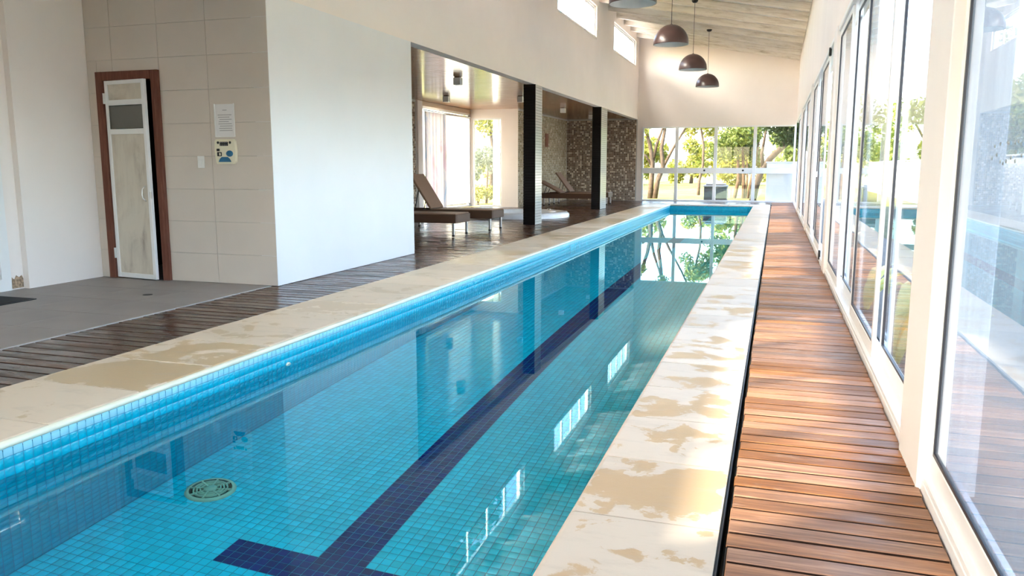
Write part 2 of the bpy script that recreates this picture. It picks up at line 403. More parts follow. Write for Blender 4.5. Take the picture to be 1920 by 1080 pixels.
# sloping ceiling: lime-washed boards on rafters
cl = struct('ceiling', MB().prism([(XL - .3, zc(XL - .3) + .04), (1.35, zc(1.35) + .04), (1.35, zc(1.35) + .2), (XL - .3, zc(XL - .3) + .2)], 'y', YN - .3, YE + .4), M['limeb'])
n = 36; wbd = (XR - XL) / n
bm_ = MB().bev(-wbd / 2 + .004, wbd / 2 - .004, YN, YE, 0, .03, .004).mesh('ceiling_board', M['limeb'])
for i in range(n):
    x = XL + (i + .5) * wbd; link('ceiling_board', bm_, cl, (x, 0, zc(x)), rot=(0, math.atan(.185), 0))
Lr = (XR - XL) / math.cos(math.atan(.185))
rm = MB().bev(-Lr / 2, Lr / 2, -.06, .06, -.19, 0, .008).mesh('rafter', M['lime'])
for k in range(27): link('rafter', rm, cl, ((XL + XR) / 2, YN + .5 + k * 1.22, zc((XL + XR) / 2)), rot=(0, math.atan(.185), 0))

# recess beside the camera: tiled door wall, plaster side wall, louvre door
wd = MB(); ox0, ox1, oz = -6.83, -6.16, 2.12
wd.box(-7.2, ox0, 6.875, 7.0, 0, 3.05).box(ox1, XL - .18, 6.875, 7.0, 0, 3.05).box(ox0, ox1, 6.875, 7.0, oz, 3.05)
wt = struct('wall_door', wd, M['grout'])
def walltile(x0, x1, z0, z1):
    if x1 - x0 > .02 and z1 - z0 > .02:
        part('tile', MB().bev(x0 + .0015, x1 - .0015, 6.868, 6.876, z0 + .0015, z1 - .0015, .0012), M['walltile'], wt)
for r in range(10):
    z0 = max(0, -.03 + .3345 * r); z1 = min(3.03, -.03 + .3345 * (r + 1))
    for a, c in ((-7.03, -6.69), (-6.69, -6.09), (-6.09, -5.49), (-5.49, XL - .001)):
        if z0 < 2.19 and a < -6.09 and c > -6.90:      # round the door frame
            if a < -6.90: walltile(a, -6.90, z0, z1)
            if z1 > 2.19: walltile(max(a, -6.90), c, max(z0, 2.19), z1)
        else: walltile(a, c, z0, z1)
struct('wall_recess', MB().box(-7.2, -7.03, 5.95, 6.875, 0, 3.05), M['recess'])
wr2 = struct('wall_recess_back', MB().box(-7.3, -7.10, 5.80, 5.95, 0, 3.05).box(-7.3, -7.10, YN, 4.85, 0, 3.05).box(-7.3, -7.10, 4.85, 5.80, 2.2, 3.05), M['recess'])
pts = [(5.815, .012), (5.945, .012), (5.945, .10), (5.93, .135), (5.90, .118), (5.87, .14), (5.845, .10), (5.82, .125)]
part('peeled_patch', MB().prism(pts, 'x', -7.101, -7.098), plain('bare_mortar', (.34, .24, .16), .9, var=.6, scale=40), wr2, label='brown patch of peeled paint')
struct('ceiling_recess', MB().box(-7.3, XL - .18, YN - .2, 7.0, 3.03, 3.2).box(-9.3, XL - .18, 7.0, YE + .3, 3.03, 3.25), M['recess'])
# louvre door
dl = struct('door_2', MB().box(-7.16, -7.08, 5.70, 5.80, 0, 2.2).box(-7.16, -7.08, 4.85, 4.95, 0, 2.2).box(-7.16, -7.08, 4.95, 5.70, 2.05, 2.2).box(-7.16, -7.08, 4.95, 5.70, .0, .12).box(-7.18, -7.165, 4.95, 5.70, .12, 2.05), M['alu'])  # last box: solid panel added behind the slats to stop sun leaking through
sm = MB().bev(-.035, .035, -.372, .372, -.004, .004, .002).mesh('slat', M['alu'])
for k in range(34): link('slat', sm, dl, (-7.12, 5.325, .16 + k * .056), rot=(0, R(38), 0))
# cabin door: red-brown frame, white leaf ajar
d1 = struct('door_1')
fr = MB().bev(-6.90, -6.81, 6.835, 6.99, 0, 2.19, .004).bev(-6.18, -6.09, 6.835, 6.99, 0, 2.19, .004).bev(-6.81, -6.18, 6.835, 6.99, 2.10, 2.19, .004)
part('door_frame', fr, M['jambwood'], d1)
W_, H_ = .60, 2.085
lf = MB(); fw = .045
lf.bev(0, fw, -.018, .018, 0, H_, .003).bev(W_ - fw, W_, -.018, .018, 0, H_, .003)
for z0, z1 in ((0, .05), (1.53, 1.585), (1.83, 1.885), (H_ - .04, H_)): lf.bev(fw, W_ - fw, -.017, .017, z0, z1, .003)
leafo = part('door_leaf', lf, M['alu'], d1, (-6.80, 6.87, .012), R(-8))
part('door_panel', MB().box(fw, W_ - fw, -.006, .006, .05, 1.53).box(fw, W_ - fw, -.006, .006, 1.885, H_ - .04), M['doorpanel'], leafo, label='cream door panel with dark scuffs')
part('pane', MB().box(fw + .006, W_ - fw - .006, -.003, .003, 1.59, 1.825).box(fw, fw + .006, -.012, .012, 1.585, 1.83), M['doorglass'], leafo, label='small grey glass pane')
part('handle', MB().tube([(W_ - .075, -.018, .83), (W_ - .095, -.04, .86), (W_ - .10, -.045, .90), (W_ - .095, -.04, .96), (W_ - .075, -.018, .99)], .006, 6), M['metal'], leafo)
part('latch', MB().bev(W_ - .012, W_ + .012, -.026, -.01, .86, .93, .003), M['metal'], leafo)
for z in (.22, 1.86): part('hinge', MB().tube([(-6.805, 6.842, z), (-6.805, 6.842, z + .11)], .011, 8).box(-6.83, -6.79, 6.84, 6.846, z, z + .11), M['plastic'], d1)
# dark cabin behind the ajar door
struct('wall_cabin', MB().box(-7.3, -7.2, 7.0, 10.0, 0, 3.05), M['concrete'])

# floors
fl = struct('floor', MB().box(-7.3, -4.86, YN, 6.9, -.2, -.004).box(-7.3, XL - .1, 6.9, 10.05, -.2, -.004), M['floorgrout'])
tm = MB().bev(-.2985, .2985, -.2985, .2985, -.02, 0, .0015).mesh('floor_tile', M['floortile'])
for i in range(4):
    for j in range(18): link('floor_tile', tm, fl, (-7.0 + i * .6 + .04, 6.57 - j * .6, 0))
struct('threshold_strip', MB().bev(-4.872, -4.845, YN, 6.87, -.06, .002, .002), plain('pale_strip', (.36, .33, .30), .6))

# ------------------------------------------------------------------ decks
def deck(name, rows, mats, label):
    o = struct(name, label=label)
    cache = {}
    for (xa, xb, y, w) in rows:
        key = (round(xb - xa, 3), round(w, 3))
        if key not in cache:
            hx, hy = (xb - xa) / 2, w / 2
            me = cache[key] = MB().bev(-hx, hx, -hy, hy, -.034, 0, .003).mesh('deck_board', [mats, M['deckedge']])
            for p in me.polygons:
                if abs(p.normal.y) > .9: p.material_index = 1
        link('deck_board', cache[key], o, ((xa + xb) / 2 + random.uniform(-.004, .004), y, -.004 + random.uniform(-.0015, .0012)))
    return o
rows = [(-.095, .570, 1.25 + .104 * k + .052, .089) for k in range(int((YE - 1.3) / .104))]
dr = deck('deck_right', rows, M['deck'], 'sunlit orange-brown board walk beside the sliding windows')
part('sub_base', MB().box(-.085, .57, 0, YE, -.3, -.07), M['black'], dr)
rows = []; y = .9
while y < 10.1: rows.append((-4.84, -3.99, y, .110)); y += .125
while y < YE - .05:
    rows.append(((-7.34 if y > 22.86 else -8.88), (-3.99 if y < 26.96 else -.10), y, .110)); y += .125
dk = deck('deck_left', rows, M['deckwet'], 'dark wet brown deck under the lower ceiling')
part('sub_base', MB().box(-4.85, -3.99, .8, 10.12, -.3, -.07).box(-9.0, -3.99, 10.12, YE, -.3, -.07).box(-3.99, -.1, 26.93, YE, -.3, -.07), M['black'], dk)

# ------------------------------------------------------------------ pool
PX0, PX1, PY0, PY1, PZ = -3.20, -.64, -1.0, 26.0, -1.22
WZ = -.17
pb = MB()
pb.box(PX0 - .5, PX1 + .4, PY0 - .3, PY1 + .3, PZ - .3, PZ - .0015)
pb.box(PX0 - .3, PX0 - .0015, PY0 - .3, PY1 + .3, PZ, -.05).box(PX1 + .0015, PX1 + .3, PY0 - .3, PY1 + .3, PZ, -.05)
pb.box(PX0, PX1, PY1 + .0015, PY1 + .3, PZ, -.05).box(PX0, PX1, PY0 - .3, PY0, PZ, -.05)
pool = struct('pool_basin', pb, M['poolgrout'], 'long blue mosaic lap pool basin')
T = .05
def tiles_mesh(name, P, U, V, mats, idx, parent, g=.0014, N=None):
    """many tiles as one mesh: centres P, half-axes U and V, each a raised cushion"""
    P = np.asarray(P, float); n = len(P); U = np.asarray(U, float); V = np.asarray(V, float); N = np.asarray(N, float)
    if U.ndim == 1: U = np.tile(U, (n, 1)); V = np.tile(V, (n, 1))
    a = [P - U - V - N, P + U - V - N, P + U + V - N, P - U + V - N]
    k = .95; c = [P - U * k - V * k, P + U * k - V * k, P + U * k + V * k, P - U * k + V * k]
    vs = np.stack(a + c, 1).reshape(-1, 3)
    q = np.array([[4, 5, 6, 7], [0, 1, 5, 4], [1, 2, 6, 5], [2, 3, 7, 6], [3, 0, 4, 7]])
    fs = (q[None] + (np.arange(n) * 8)[:, None, None]).reshape(-1, 4)
    me = D.meshes.new(name); me.vertices.add(len(vs)); me.vertices.foreach_set('co', vs.ravel())
    me.loops.add(fs.size); me.loops.foreach_set('vertex_index', fs.ravel().astype(np.int32))
    me.polygons.add(len(fs)); me.polygons.foreach_set('loop_start', np.arange(len(fs), dtype=np.int32) * 4)
    for m in mats: me.materials.append(m)
    me.polygons.foreach_set('material_index', np.repeat(np.asarray(idx, np.int32), 5))
    me.update(calc_edges=True); me.validate()
    o = link(name, me, parent); o['kind'] = 'stuff'; return o
hx = T / 2 - .0016
near = []; P = []; I = []
for j in range(int((PY1 - 1.5) / T)):
    y = 1.5 + (j + .5) * T
    for i in range(51):
        x = PX0 + .005 + (i + .5) * T
        lane = (24 <= i <= 28 and 2.9 < y < 24.0) or (15 <= i <= 37 and (2.9 < y < 3.1 or 23.8 < y < 24.0))
        if 2.75 < y < 3.22 and -3.0 < x < -1.45: near.append((x, y, lane))
        else: P.append((x, y, PZ)); I.append(int(lane))
tiles_mesh('floor_mosaic', P, (hx, 0, 0), (0, hx, 0), [M['cyan'], M['navy']], I, pool, N=(0, 0, .0012))
tmc = MB().bev(-hx, hx, -hx, hx, -.0012, 0, .0008).mesh('tile', M['cyan']); tmn = MB().bev(-hx, hx, -hx, hx, -.0012, 0, .0008).mesh('tile', M['navy'])
near.sort(key=lambda q: q[0] ** 2 + q[1] ** 2)
for x, y, ln in near: link('tile', tmn if ln else tmc, pool, (x, y, PZ))
P = []; I = []
for j in range(int((PY1 - 1.5) / T)):
    for r in range(24): P.append((PX0, 1.5 + (j + .5) * T, -.03 - (r + .5) * T)); I.append(1 if r == 0 else 0)
for r in range(24):
    pass
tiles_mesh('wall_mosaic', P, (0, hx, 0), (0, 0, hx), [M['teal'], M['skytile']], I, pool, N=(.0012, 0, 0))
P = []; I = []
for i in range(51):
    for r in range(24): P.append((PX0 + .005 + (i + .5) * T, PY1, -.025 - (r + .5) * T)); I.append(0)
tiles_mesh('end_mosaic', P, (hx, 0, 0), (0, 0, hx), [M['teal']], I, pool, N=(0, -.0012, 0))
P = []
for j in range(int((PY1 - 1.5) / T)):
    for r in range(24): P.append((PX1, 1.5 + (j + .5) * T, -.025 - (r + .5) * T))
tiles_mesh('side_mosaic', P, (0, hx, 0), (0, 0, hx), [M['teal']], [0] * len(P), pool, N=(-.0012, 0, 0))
w = MB(); nx, ny = 2, 10
w.add([(PX0 + (PX1 - PX0) * i / nx, PY0 + (PY1 - PY0) * j / ny, WZ) for j in range(ny + 1) for i in range(nx + 1)],
      [(j * (nx + 1) + i, j * (nx + 1) + i + 1, (j + 1) * (nx + 1) + i + 1, (j + 1) * (nx + 1) + i) for j in range(ny) for i in range(nx)])
wm = D.meshes.new('pool_water'); wm.from_pydata(w.v, [], w.f); wm.materials.append(M['water']); wm.update()
wo_ = link('water', wm); wo_['kind'] = 'structure'; wo_['label'] = 'still clear blue pool water'
# copings
def copings(name, label, xa, xb, y0, y1, pitch, mat, nose, axis='y'):
    o = struct(name, label=label); n = int(round((y1 - y0) / pitch)); p = (y1 - y0) / n
    h = p / 2 - .005; hw = (xb - xa) / 2; b = MB()
    if axis == 'y':
        r = .022; prof = []
        s = 1 if nose > 0 else -1
        prof = [(-s * hw, -.05), (-s * hw, 0)] + [(s * (hw - r + r * math.sin(a)), -r + r * math.cos(a)) for a in np.linspace(0, math.pi, 7)] + [(s * (hw - r), -.05)]
        b.prism(prof, 'y', -h, h)
    else: b.bev(-h, h, -hw, hw, -.05, 0, .01)
    me = b.mesh('coping_stone', mat)
    part('mortar_bed', MB().box(xa + .03, xb - .03, y0, y1, -.06, -.022) if axis == 'y' else MB().box(y0, y1, xa + .03, xb - .03, -.06, -.022), M['mortar'], o)
    for k in range(n):
        c = y0 + (k + .5) * p
        link('coping_stone', me, o, ((xa + xb) / 2, c, random.uniform(-.001, .001)) if axis == 'y' else (c, (xa + xb) / 2, 0))
    return o
cR = copings('coping_right', 'pale sandstone pool coping on the window side', PX1 - .0, -.125, 1.45, 26.0, .565, M['coping'], -1)
cL = copings('coping_left', 'damp tan sandstone pool coping on the lounger side', -3.985, PX0 + .002, 1.0, 26.0, .58, M['copingw'], 1)
cE = copings('coping_far', 'sandstone coping across the far end of the pool', 26.0, 26.92, -3.985, -.125, .6, M['coping'], 0, 'x')
part('glazed_lip', MB().tube([(PX0 + .004, 1.0, -.018), (PX0 + .004, 26.0, -.018)], .018, 10), M['lip'], cL, label='rounded cream coping lip')
struct('trim_1', MB().bev(-.125, -.115, 1.2, 26.9, -.2, -.012, .003).bev(-.098, -.093, 1.2, 26.9, -.2, -.012, .002).box(-.125, -.09, 1.2, 26.9, -.2, -.12), M['black'], 'black drain channel between coping and board walk')
# pool drain cover
dc = thing('pool_drain_cover', 'round pale green drain grille on the pool floor', 'drain', (-2.90, 3.46, PZ))
M['drain'] = plain('green_tinted_plastic', (.34, .52, .36), .4)
M['drainhole'] = plain('dark_drain_hole', (.01, .06, .05), .7)
part('base_ring', MB().lathe([(.135, 0), (.13, .014), (.112, .022), (.108, .010), (.0, .006)], n=40), [M['drainhole']], dc)
part('rim', MB().lathe([(.137, 0), (.132, .016), (.114, .024), (.110, .012)], n=40), M['drain'], dc)
part('hub', MB().lathe([(.036, .006), (.034, .030), (.0, .032)], n=28), M['drain'], dc)
for rr in (.054, .072, .090): part('grille_ring', MB().lathe([(rr - .004, .008), (rr - .003, .028), (rr + .003, .028), (rr + .004, .008)], n=36), M['drain'], dc)
sp = MB().bev(.03, .115, -.005, .005, .008, .029, .001).mesh('spoke', M['drain'])
for k in range(8): link('spoke', sp, dc, (0, 0, 0), k * math.pi / 4 + .3)
# inlet nozzle on the pool wall
thing('inlet_nozzle', 'small cream round inlet on the left pool wall near the water line', 'nozzle', (PX0, 4.68, -.185),
      mb=MB().lathe([(.028, 0), (.027, .008), (.02, .011), (.017, .005), (0, .004)], n=24).xf(Matrix.Rotation(R(90), 4, 'Y')), mats=M['ivory'])

# ------------------------------------------------------------------ windows: clerestory, sliding bays, end glazing
def frame_mb(y0, y1, z0, z1, x0, x1, w, wb=None):
    wb = wb or w; b = MB()
    b.bev(x0, x1, y0, y0 + w, z0, z1, .003).bev(x0, x1, y1 - w, y1, z0, z1, .003)
    b.bev(x0, x1, y0 + w, y1 - w, z0, z0 + wb, .003).bev(x0, x1, y0 + w, y1 - w, z1 - w, z1, .003)
    return b
wi = 0
for (a, c) in BAYS:
    wi += 1; o = struct('window_%d' % wi)
    part('window_frame', frame_mb(a, c, CZ0, CZ1, XL - .13, XL - .05, .045), M['alu'], o)
    part('sill', MB().bev(XL - .05, XL + .015, a - .02, c + .02, CZ0 - .03, CZ0 + .012, .004), M['wall'], o)
    n4 = (c - a - .09) / 4
    for k in range(4):
        y0 = a + .045 + k * n4
        s = part('sash', frame_mb(y0 + .002, y0 + n4 - .002, CZ0 + .045, CZ1 - .045, XL - .115, XL - .075, .035), M['alu'], o)
        part('pane', MB().box(XL - .097, XL - .093, y0 + .03, y0 + n4 - .03, CZ0 + .075, CZ1 - .075), M['glass'], s)
# sliding window bays on the right
HZ = 2.72; sw = 1.5; sh0, sh1 = .055, 2.665
sashm = MB(); sashm.bev(-.012, .012, 0, .055, 0, sh1 - sh0, .003).bev(-.012, .012, sw - .025, sw + .03, 0, sh1 - sh0, .003)
sashm.bev(-.012, .012, .055, sw - .025, 0, .085, .003).bev(-.012, .012, .055, sw - .025, sh1 - sh0 - .06, sh1 - sh0, .003)
sashm = sashm.mesh('sash', M['alu'])
gk = MB()
y0, y1, z0, z1 = .055, sw - .025, .085, sh1 - sh0 - .06
for (a, c, e, f) in ((y0, y0 + .014, z0, z1), (y1 - .014, y1, z0, z1), (y0, y1, z0, z0 + .014), (y0, y1, z1 - .014, z1)): gk.box(-.009, .009, a, c, e, f)
gk = gk.mesh('gasket', M['gasket'])
pane_m = {k: MB().box(-.002, .002, y0, y1, z0, z1).mesh('pane', M[k]) for k in ('glass', 'glassf', 'glassw')}
for bi, k in enumerate((-1, 0, 1, 2, 3)):
    wi += 1; a = 3.66 + 6.45 * k; c = min(a + 6.0, YE); o = struct('window_%d' % wi)
    fb = MB().bev(XR - .005, XR + .12, a, c, -.03, .03, .003).bev(XR - .002, XR + .12, a, c, .03, .055, .003).bev(XR - .005, XR + .12, a, c, HZ - .055, HZ, .004)
    part('window_frame', fb, M['alu'], o)
    nn = 4 if c - a > 5.9 else 3; 
    for q in range(nn):
        y = a + q * (c - a) / nn - .015
        s = link('sash', sashm, o, (XR + (.03 if q % 2 else .075), y, sh0))
        link('pane', pane_m['glassw' if k == -1 else 'glassf'], s); link('gasket', gk, s)
    if k == 1:
        part('roller', MB().bev(XR - .02, XR + .01, 10.88, 10.94, .02, .14, .004), M['black'], o, label='small black corner roller')
        part('roller', MB().bev(XR - .02, XR + .01, 11.02, 11.1, 2.58, 2.68, .004), M['black'], o, label='small black corner roller')
        part('lock', MB().bev(XR - .012, XR + .01, 12.9, 12.94, 1.05, 1.13, .003), M['plastic'], o)
    if k == -1:
        # droplets run together into dotted marks on the misted pane
        dr_ = MB()
        dots = [(2.06, 1.245), (2.04, 1.28), (2.01, 1.255), (1.98, 1.285), (1.965, 1.235), (1.935, 1.23), (1.905, 1.235), (1.89, 1.285), (1.905, 1.288), (1.86, 1.245), (1.83, 1.285), (1.80, 1.287), (1.815, 1.26), (1.815, 1.235), (1.775, 1.28), (1.76, 1.25)]
        for (yy, zz) in dots:
            dr_.lathe([(.006, 0), (.0045, .002), (0, .003)], n=6)
            dr_.xf(Matrix.Translation((XR + .026, yy + .65, zz - .02)) @ Matrix.Rotation(R(-90), 4, 'Y'), len(dr_.v) - 18)
        part('droplet_marks', dr_, plain('grey_droplet', (.30, .34, .36), .3), o, kind='stuff')
# unseen glazed doors behind the camera, added to light the near end
wi += 1; ng = struct('window_%d' % wi)
part('window_frame', MB().bev(-4.4, XR, YN - .1, YN - .02, 0, .06, .003).bev(-4.4, XR, YN - .1, YN - .02, 2.66, 2.72, .003).bev(-4.4, -4.34, YN - .1, YN - .02, .06, 2.66, .003), M['alu'], ng)
for q in range(4):
    xa = -4.34 + q * 1.23; s = part('sash', MB().bev(xa, xa + .06, YN - .09, YN - .04, .06, 2.66, .003).bev(xa + 1.17, xa + 1.23, YN - .09, YN - .04, .06, 2.66, .003), M['alu'], ng)
    part('pane', MB().box(xa + .06, xa + 1.17, YN - .067, YN - .063, .06, 2.66), M['glass'], s)
# end glazing
wi += 1; eg = struct('window_%d' % wi)
muls = [-4.59, -3.37, -2.04, -.74, XR]
fb = MB().bev(-4.59, XR, YE - .02, YE + .06, 0, .05, .003).bev(-4.59, XR, YE - .02, YE + .06, 2.55, 2.60, .003)
fb.bev(-4.59, -4.53, YE - .02, YE + .06, .05, 2.55, .003).bev(XR - .06, XR, YE - .02, YE + .06, .05, 2.55, .003)
part('window_frame', fb, M['alu'], eg)
for m in muls[1:4]: part('mullion', MB().bev(m - .055, m + .055, YE - .03, YE + .06, .05, 2.55, .004), M['alu'], eg)
for i in range(4):
    xa = muls[i] + (.06 if i == 0 else .055); xb = muls[i + 1] - (.06 if i == 3 else .055)
    part('rail', MB().bev(xa, xb, YE - .02, YE + .05, .975, 1.165, .004), M['alu'], eg)
    for z0, z1 in ((.05, .975), (1.165, 2.55)): part('pane', MB().box(xa, xb, YE + .02, YE + .024, z0, z1), M['glass'], eg)
    if i in (1, 2): part('lock', MB().lathe([(.035, 0), (.03, .03), (0, .034)], n=14).xf(Matrix.Translation((xb - .30, YE - .02, 1.08)) @ Matrix.Rotation(R(90), 4, 'X')), M['dark_metal'], eg)

# ------------------------------------------------------------------ lounge: walls, ceiling, glazing
LX, JY, SX = -8.9, 22.9, -7.35
cw = struct('ceiling_lounge', MB().box(LX, XL - .18, 10.1, YE, 2.925, 3.03), M['ceilwood'])
cbm = {}
y = 10.17
while y < YE - .03:
    xa = LX if y < JY else SX; L = XL - .18 - xa
    if xa not in cbm: cbm[xa] = MB().bev(-L / 2, L / 2, -.047, .047, 0, .022, .004).mesh('ceiling_board', M['ceilwood'])
    link('ceiling_board', cbm[xa], cw, ((xa + XL - .18) / 2, y, 2.905)); y += .1
def mosaic(name, axis, base, u0, u1, z0, z1, keys, pitch, parent, wts):
    P = []; I = []; nu = int((u1 - u0) / pitch); nz = int((z1 - z0) / pitch)
    idx = rng.choice(len(keys), size=(nu, nz), p=wts)
    for i in range(nu):
        for j in range(nz):
            u = u0 + (i + .5) * pitch; z = z0 + (j + .5) * pitch
            P.append((u, base, z) if axis == 'y' else (base, u, z)); I.append(int(idx[i, j]))
    h = pitch / 2 - .003
    U = (h, 0, 0) if axis == 'y' else (0, h, 0); N = (0, -.003, 0) if axis == 'y' else (.003, 0, 0)
    tiles_mesh(name, P, U, (0, 0, h), [M[k] for k in keys], I, parent, N=N)
bk = ['mos%d' % i for i in range(5)]; tk = ['mot%d' % i for i in range(5)]
w1 = struct('wall_lounge_far', MB().box(SX - .2, XL, YE, YE + .2, -.3, 3.05), M['grout'])
mosaic('mosaic', 'y', YE - .004, SX, XL, 0, 2.9, bk, .062, w1, [.34, .2, .12, .17, .17])
w2 = struct('wall_lounge_side', MB().box(SX - .2, SX, JY + .15, YE, -.3, 3.05), M['grout'])
mosaic('mosaic', 'x', SX + .004, JY + .02, YE, 0, 2.9, tk, .062, w2, [.3, .22, .2, .1, .18])
w3 = struct('wall_lounge_left', MB().box(LX - .2, LX, 10.0, 18.4, 0, 3.05).box(LX - .2, LX, 18.4, 19.1, 0, 3.05).box(LX - .2, LX, 19.4, JY, 2.86, 3.05), M['grout'])
mosaic('mosaic', 'x', LX + .004, 16.2, 19.09, 0, 2.9, bk, .062, w3, [.3, .2, .1, .2, .2])
part('post', MB().bev(LX - .2, LX + .06, 19.1, 19.4, 0, 2.9, .006), M['wall'], w3)
b = MB().box(LX - .1, -8.81, JY, JY + .15, 0, 2.905).box(-7.86, SX, JY, JY + .15, 0, 2.905).box(-8.81, -7.86, JY, JY + .15, 2.65, 2.905)
struct('wall_lounge_jog', b, M['wall'])
wi += 1; jw = struct('window_%d' % wi)
fb = MB().bev(-8.81, -8.76, JY + .03, JY + .1, 0, 2.65, .003).bev(-7.91, -7.86, JY + .03, JY + .1, 0, 2.65, .003).bev(-8.76, -7.91, JY + .03, JY + .1, 0, .05, .003).bev(-8.76, -7.91, JY + .03, JY + .1, 2.6, 2.65, .003)
part('window_frame', fb, M['alu'], jw); part('pane', MB().box(-8.76, -7.91, JY + .06, JY + .064, .05, 2.6), M['glass'], jw)
wi += 1; lw_ = struct('window_%d' % wi)
fb = MB().bev(LX - .06, LX + .02, 19.4, 19.46, 0, 2.78, .003).bev(LX - .06, LX + .02, JY - .06, JY, 0, 2.78, .003).bev(LX - .06, LX + .02, 19.46, JY - .06, 0, .06, .003).bev(LX - .06, LX + .02, 19.46, JY - .06, 2.72, 2.78, .003)
part('window_frame', fb, M['alu'], lw_)
part('header', MB().bev(LX - .08, LX + .05, 19.4, JY, 2.78, 2.90, .004), M['headwood'], lw_, label='pale orange wood header')
part('mullion', MB().bev(LX - .05, LX + .01, 20.62, 20.68, .06, 2.72, .003), M['alu'], lw_)
part('stile', MB().bev(LX + .0, LX + .03, JY - .11, JY - .065, .06, 2.72, .003), M['dark_metal'], lw_, label='dark upright at the window corner')
for a, c in ((19.46, 20.62), (20.68, JY - .06)): part('pane', MB().box(LX - .03, LX - .026, a, c, .06, 2.72), M['glass'], lw_)
# curtain with faint print, and roller blind
cu = thing('printed_curtain', 'sheer curtain with faded blue and pink print beside the lounge post', 'curtain', (LX + .10, 19.42, .03))
b = MB(); n = 60; vs = []
for i in range(n + 1):
    u = i / n; y = 1.42 * u; x = .022 * math.sin(u * 34) + .008 * math.sin(u * 83)
    vs += [(x * .8, y, 0), (x, y, 1.3), (x * .5, y, 2.62)]
b.add(vs, [(3 * i + k, 3 * i + 3 + k, 3 * i + 4 + k, 3 * i + 1 + k) for i in range(n) for k in (0, 1)], 0, True)
part('cloth', b, M['curtain'], cu)
part('curtain_rail', MB().tube([(0, -.05, 2.64), (0, 1.46, 2.64)], .014, 8), M['plastic'], cu)
bl = thing('roller_blind', 'white roller blind glowing with daylight beside the lounge corner', 'blind', (LX + .045, 20.86, 0))
part('cloth', MB().box(-.001, .001, 0, 1.94, .12, 2.62), M['blind'], bl)
part('roller', MB().tube([(0, 0, 2.66), (0, 1.94, 2.66)], .035, 12), M['plastic'], bl); part('bottom_bar', MB().bev(-.01, .01, 0, 1.94, .1, .13, .003), M['plastic'], bl)

# black tiled columns under the beam
def column(name, label, y, d):
    o = struct(name, MB().box(-4.99, -4.755, y + .01, y + d - .01, 0, BZ), M['concrete'], label)
    n = 50; p = BZ / n
    f = MB().bev(-.129, .129, -.010, 0, .0015, p - .0015, .0012).mesh('tile', M['blacktile'])
    s = MB().bev(-.010, 0, .001, d - .001, .002, p - .003, .0015).mesh('tile', M['greytile'])
    for k in range(n):
        link('tile', f, o, (-4.873, y + .01, k * p)); link('tile', s, o, (-4.745, y, k * p))
    return o
column('column_1', 'nearer black tiled column between deck and beam', 15.95, .5)
column('column_2', 'farther black tiled column between deck and beam', 22.45, .85)
# cube ceiling spots
cs = thing('ceiling_spot', 'white cube spotlight nearest the white block wall, on the wood ceiling', 'lamp', (-5.9, 14.6, 2.905), group='cube spotlights on the lounge ceiling')
part('housing', MB().bev(-.07, .07, -.07, .07, -.145, -.012, .004), M['plastic'], cs)
part('mount', MB().bev(-.05, .05, -.05, .05, -.012, 0, .001), M['dark_metal'], cs)
part('lens', MB().lathe([(.045, -.146), (.042, -.148), (0, -.148)], n=20), M['lampin'], cs)
for loc, lb in (((-7.7, 18.3, 2.905), 'white cube spotlight above the printed curtain'), ((-6.0, 18.9, 2.905), 'white cube spotlight left of the nearer black column'),
                ((-6.0, 23.0, 2.905), 'white cube spotlight between the two black columns'), ((-5.86, 26.1, 2.905), 'white cube spotlight just left of the farther black column')):
    dup(cs, loc, lb)

# ------------------------------------------------------------------ pendant lamps
def pendant(y, label):
    x = -2.03; zr = 3.525 if y > 12 else 3.48; top = zc(x) - .19
    o = thing('pendant_lamp', label, 'lamp', (x, y, top), group='dome lamps hanging over the pool')
    n = 14; h = .36; r = .335
    outer = [(r * math.sin(a), h * math.cos(a)) for a in np.linspace(.02, math.pi / 2, n)]
    inner = [((r - .012) * math.sin(a), (h - .012) * math.cos(a)) for a in np.linspace(math.pi / 2, .02, n)]
    zo = zr - top
    part('shade', MB().lathe(outer + [(r, -.012), (r - .012, -.012)], (0, 0, zo), 40), M['lampout'], o)
    part('lining', MB().lathe([(r - .0125, -.012)] + inner, (0, 0, zo), 40), M['lampin'], o, label='white inside of the shade')
    part('cord', MB().tube([(0, 0, 0), (0, 0, zo + h)], .006, 6), M['dark_metal'], o)
    part('ceiling_rose', MB().lathe([(0, -.05), (.05, -.045), (.075, -.015), (.078, .01)], n=20), M['dark_metal'], o)
    part('bulb', MB().lathe([(0, -.07), (.035, -.05), (.045, -.02), (.03, .03), (.022, .09), (.022, .18)], (0, 0, zo + .12), 16), M['plastic'], o)
    part('cap', MB().lathe([(0, .012), (.018, .011), (.026, 0), (.03, -.006)], (0, 0, zo + h), 16), M['lampout'], o)
pendant(11.6, 'nearest brown dome pendant, cut off by the top edge, over the pool')
pendant(15.9, 'second brown dome pendant over the pool, largest wholly seen')
pendant(20.1, 'third brown dome pendant over the pool, between two others')
pendant(24.4, 'farthest and smallest brown dome pendant over the pool')

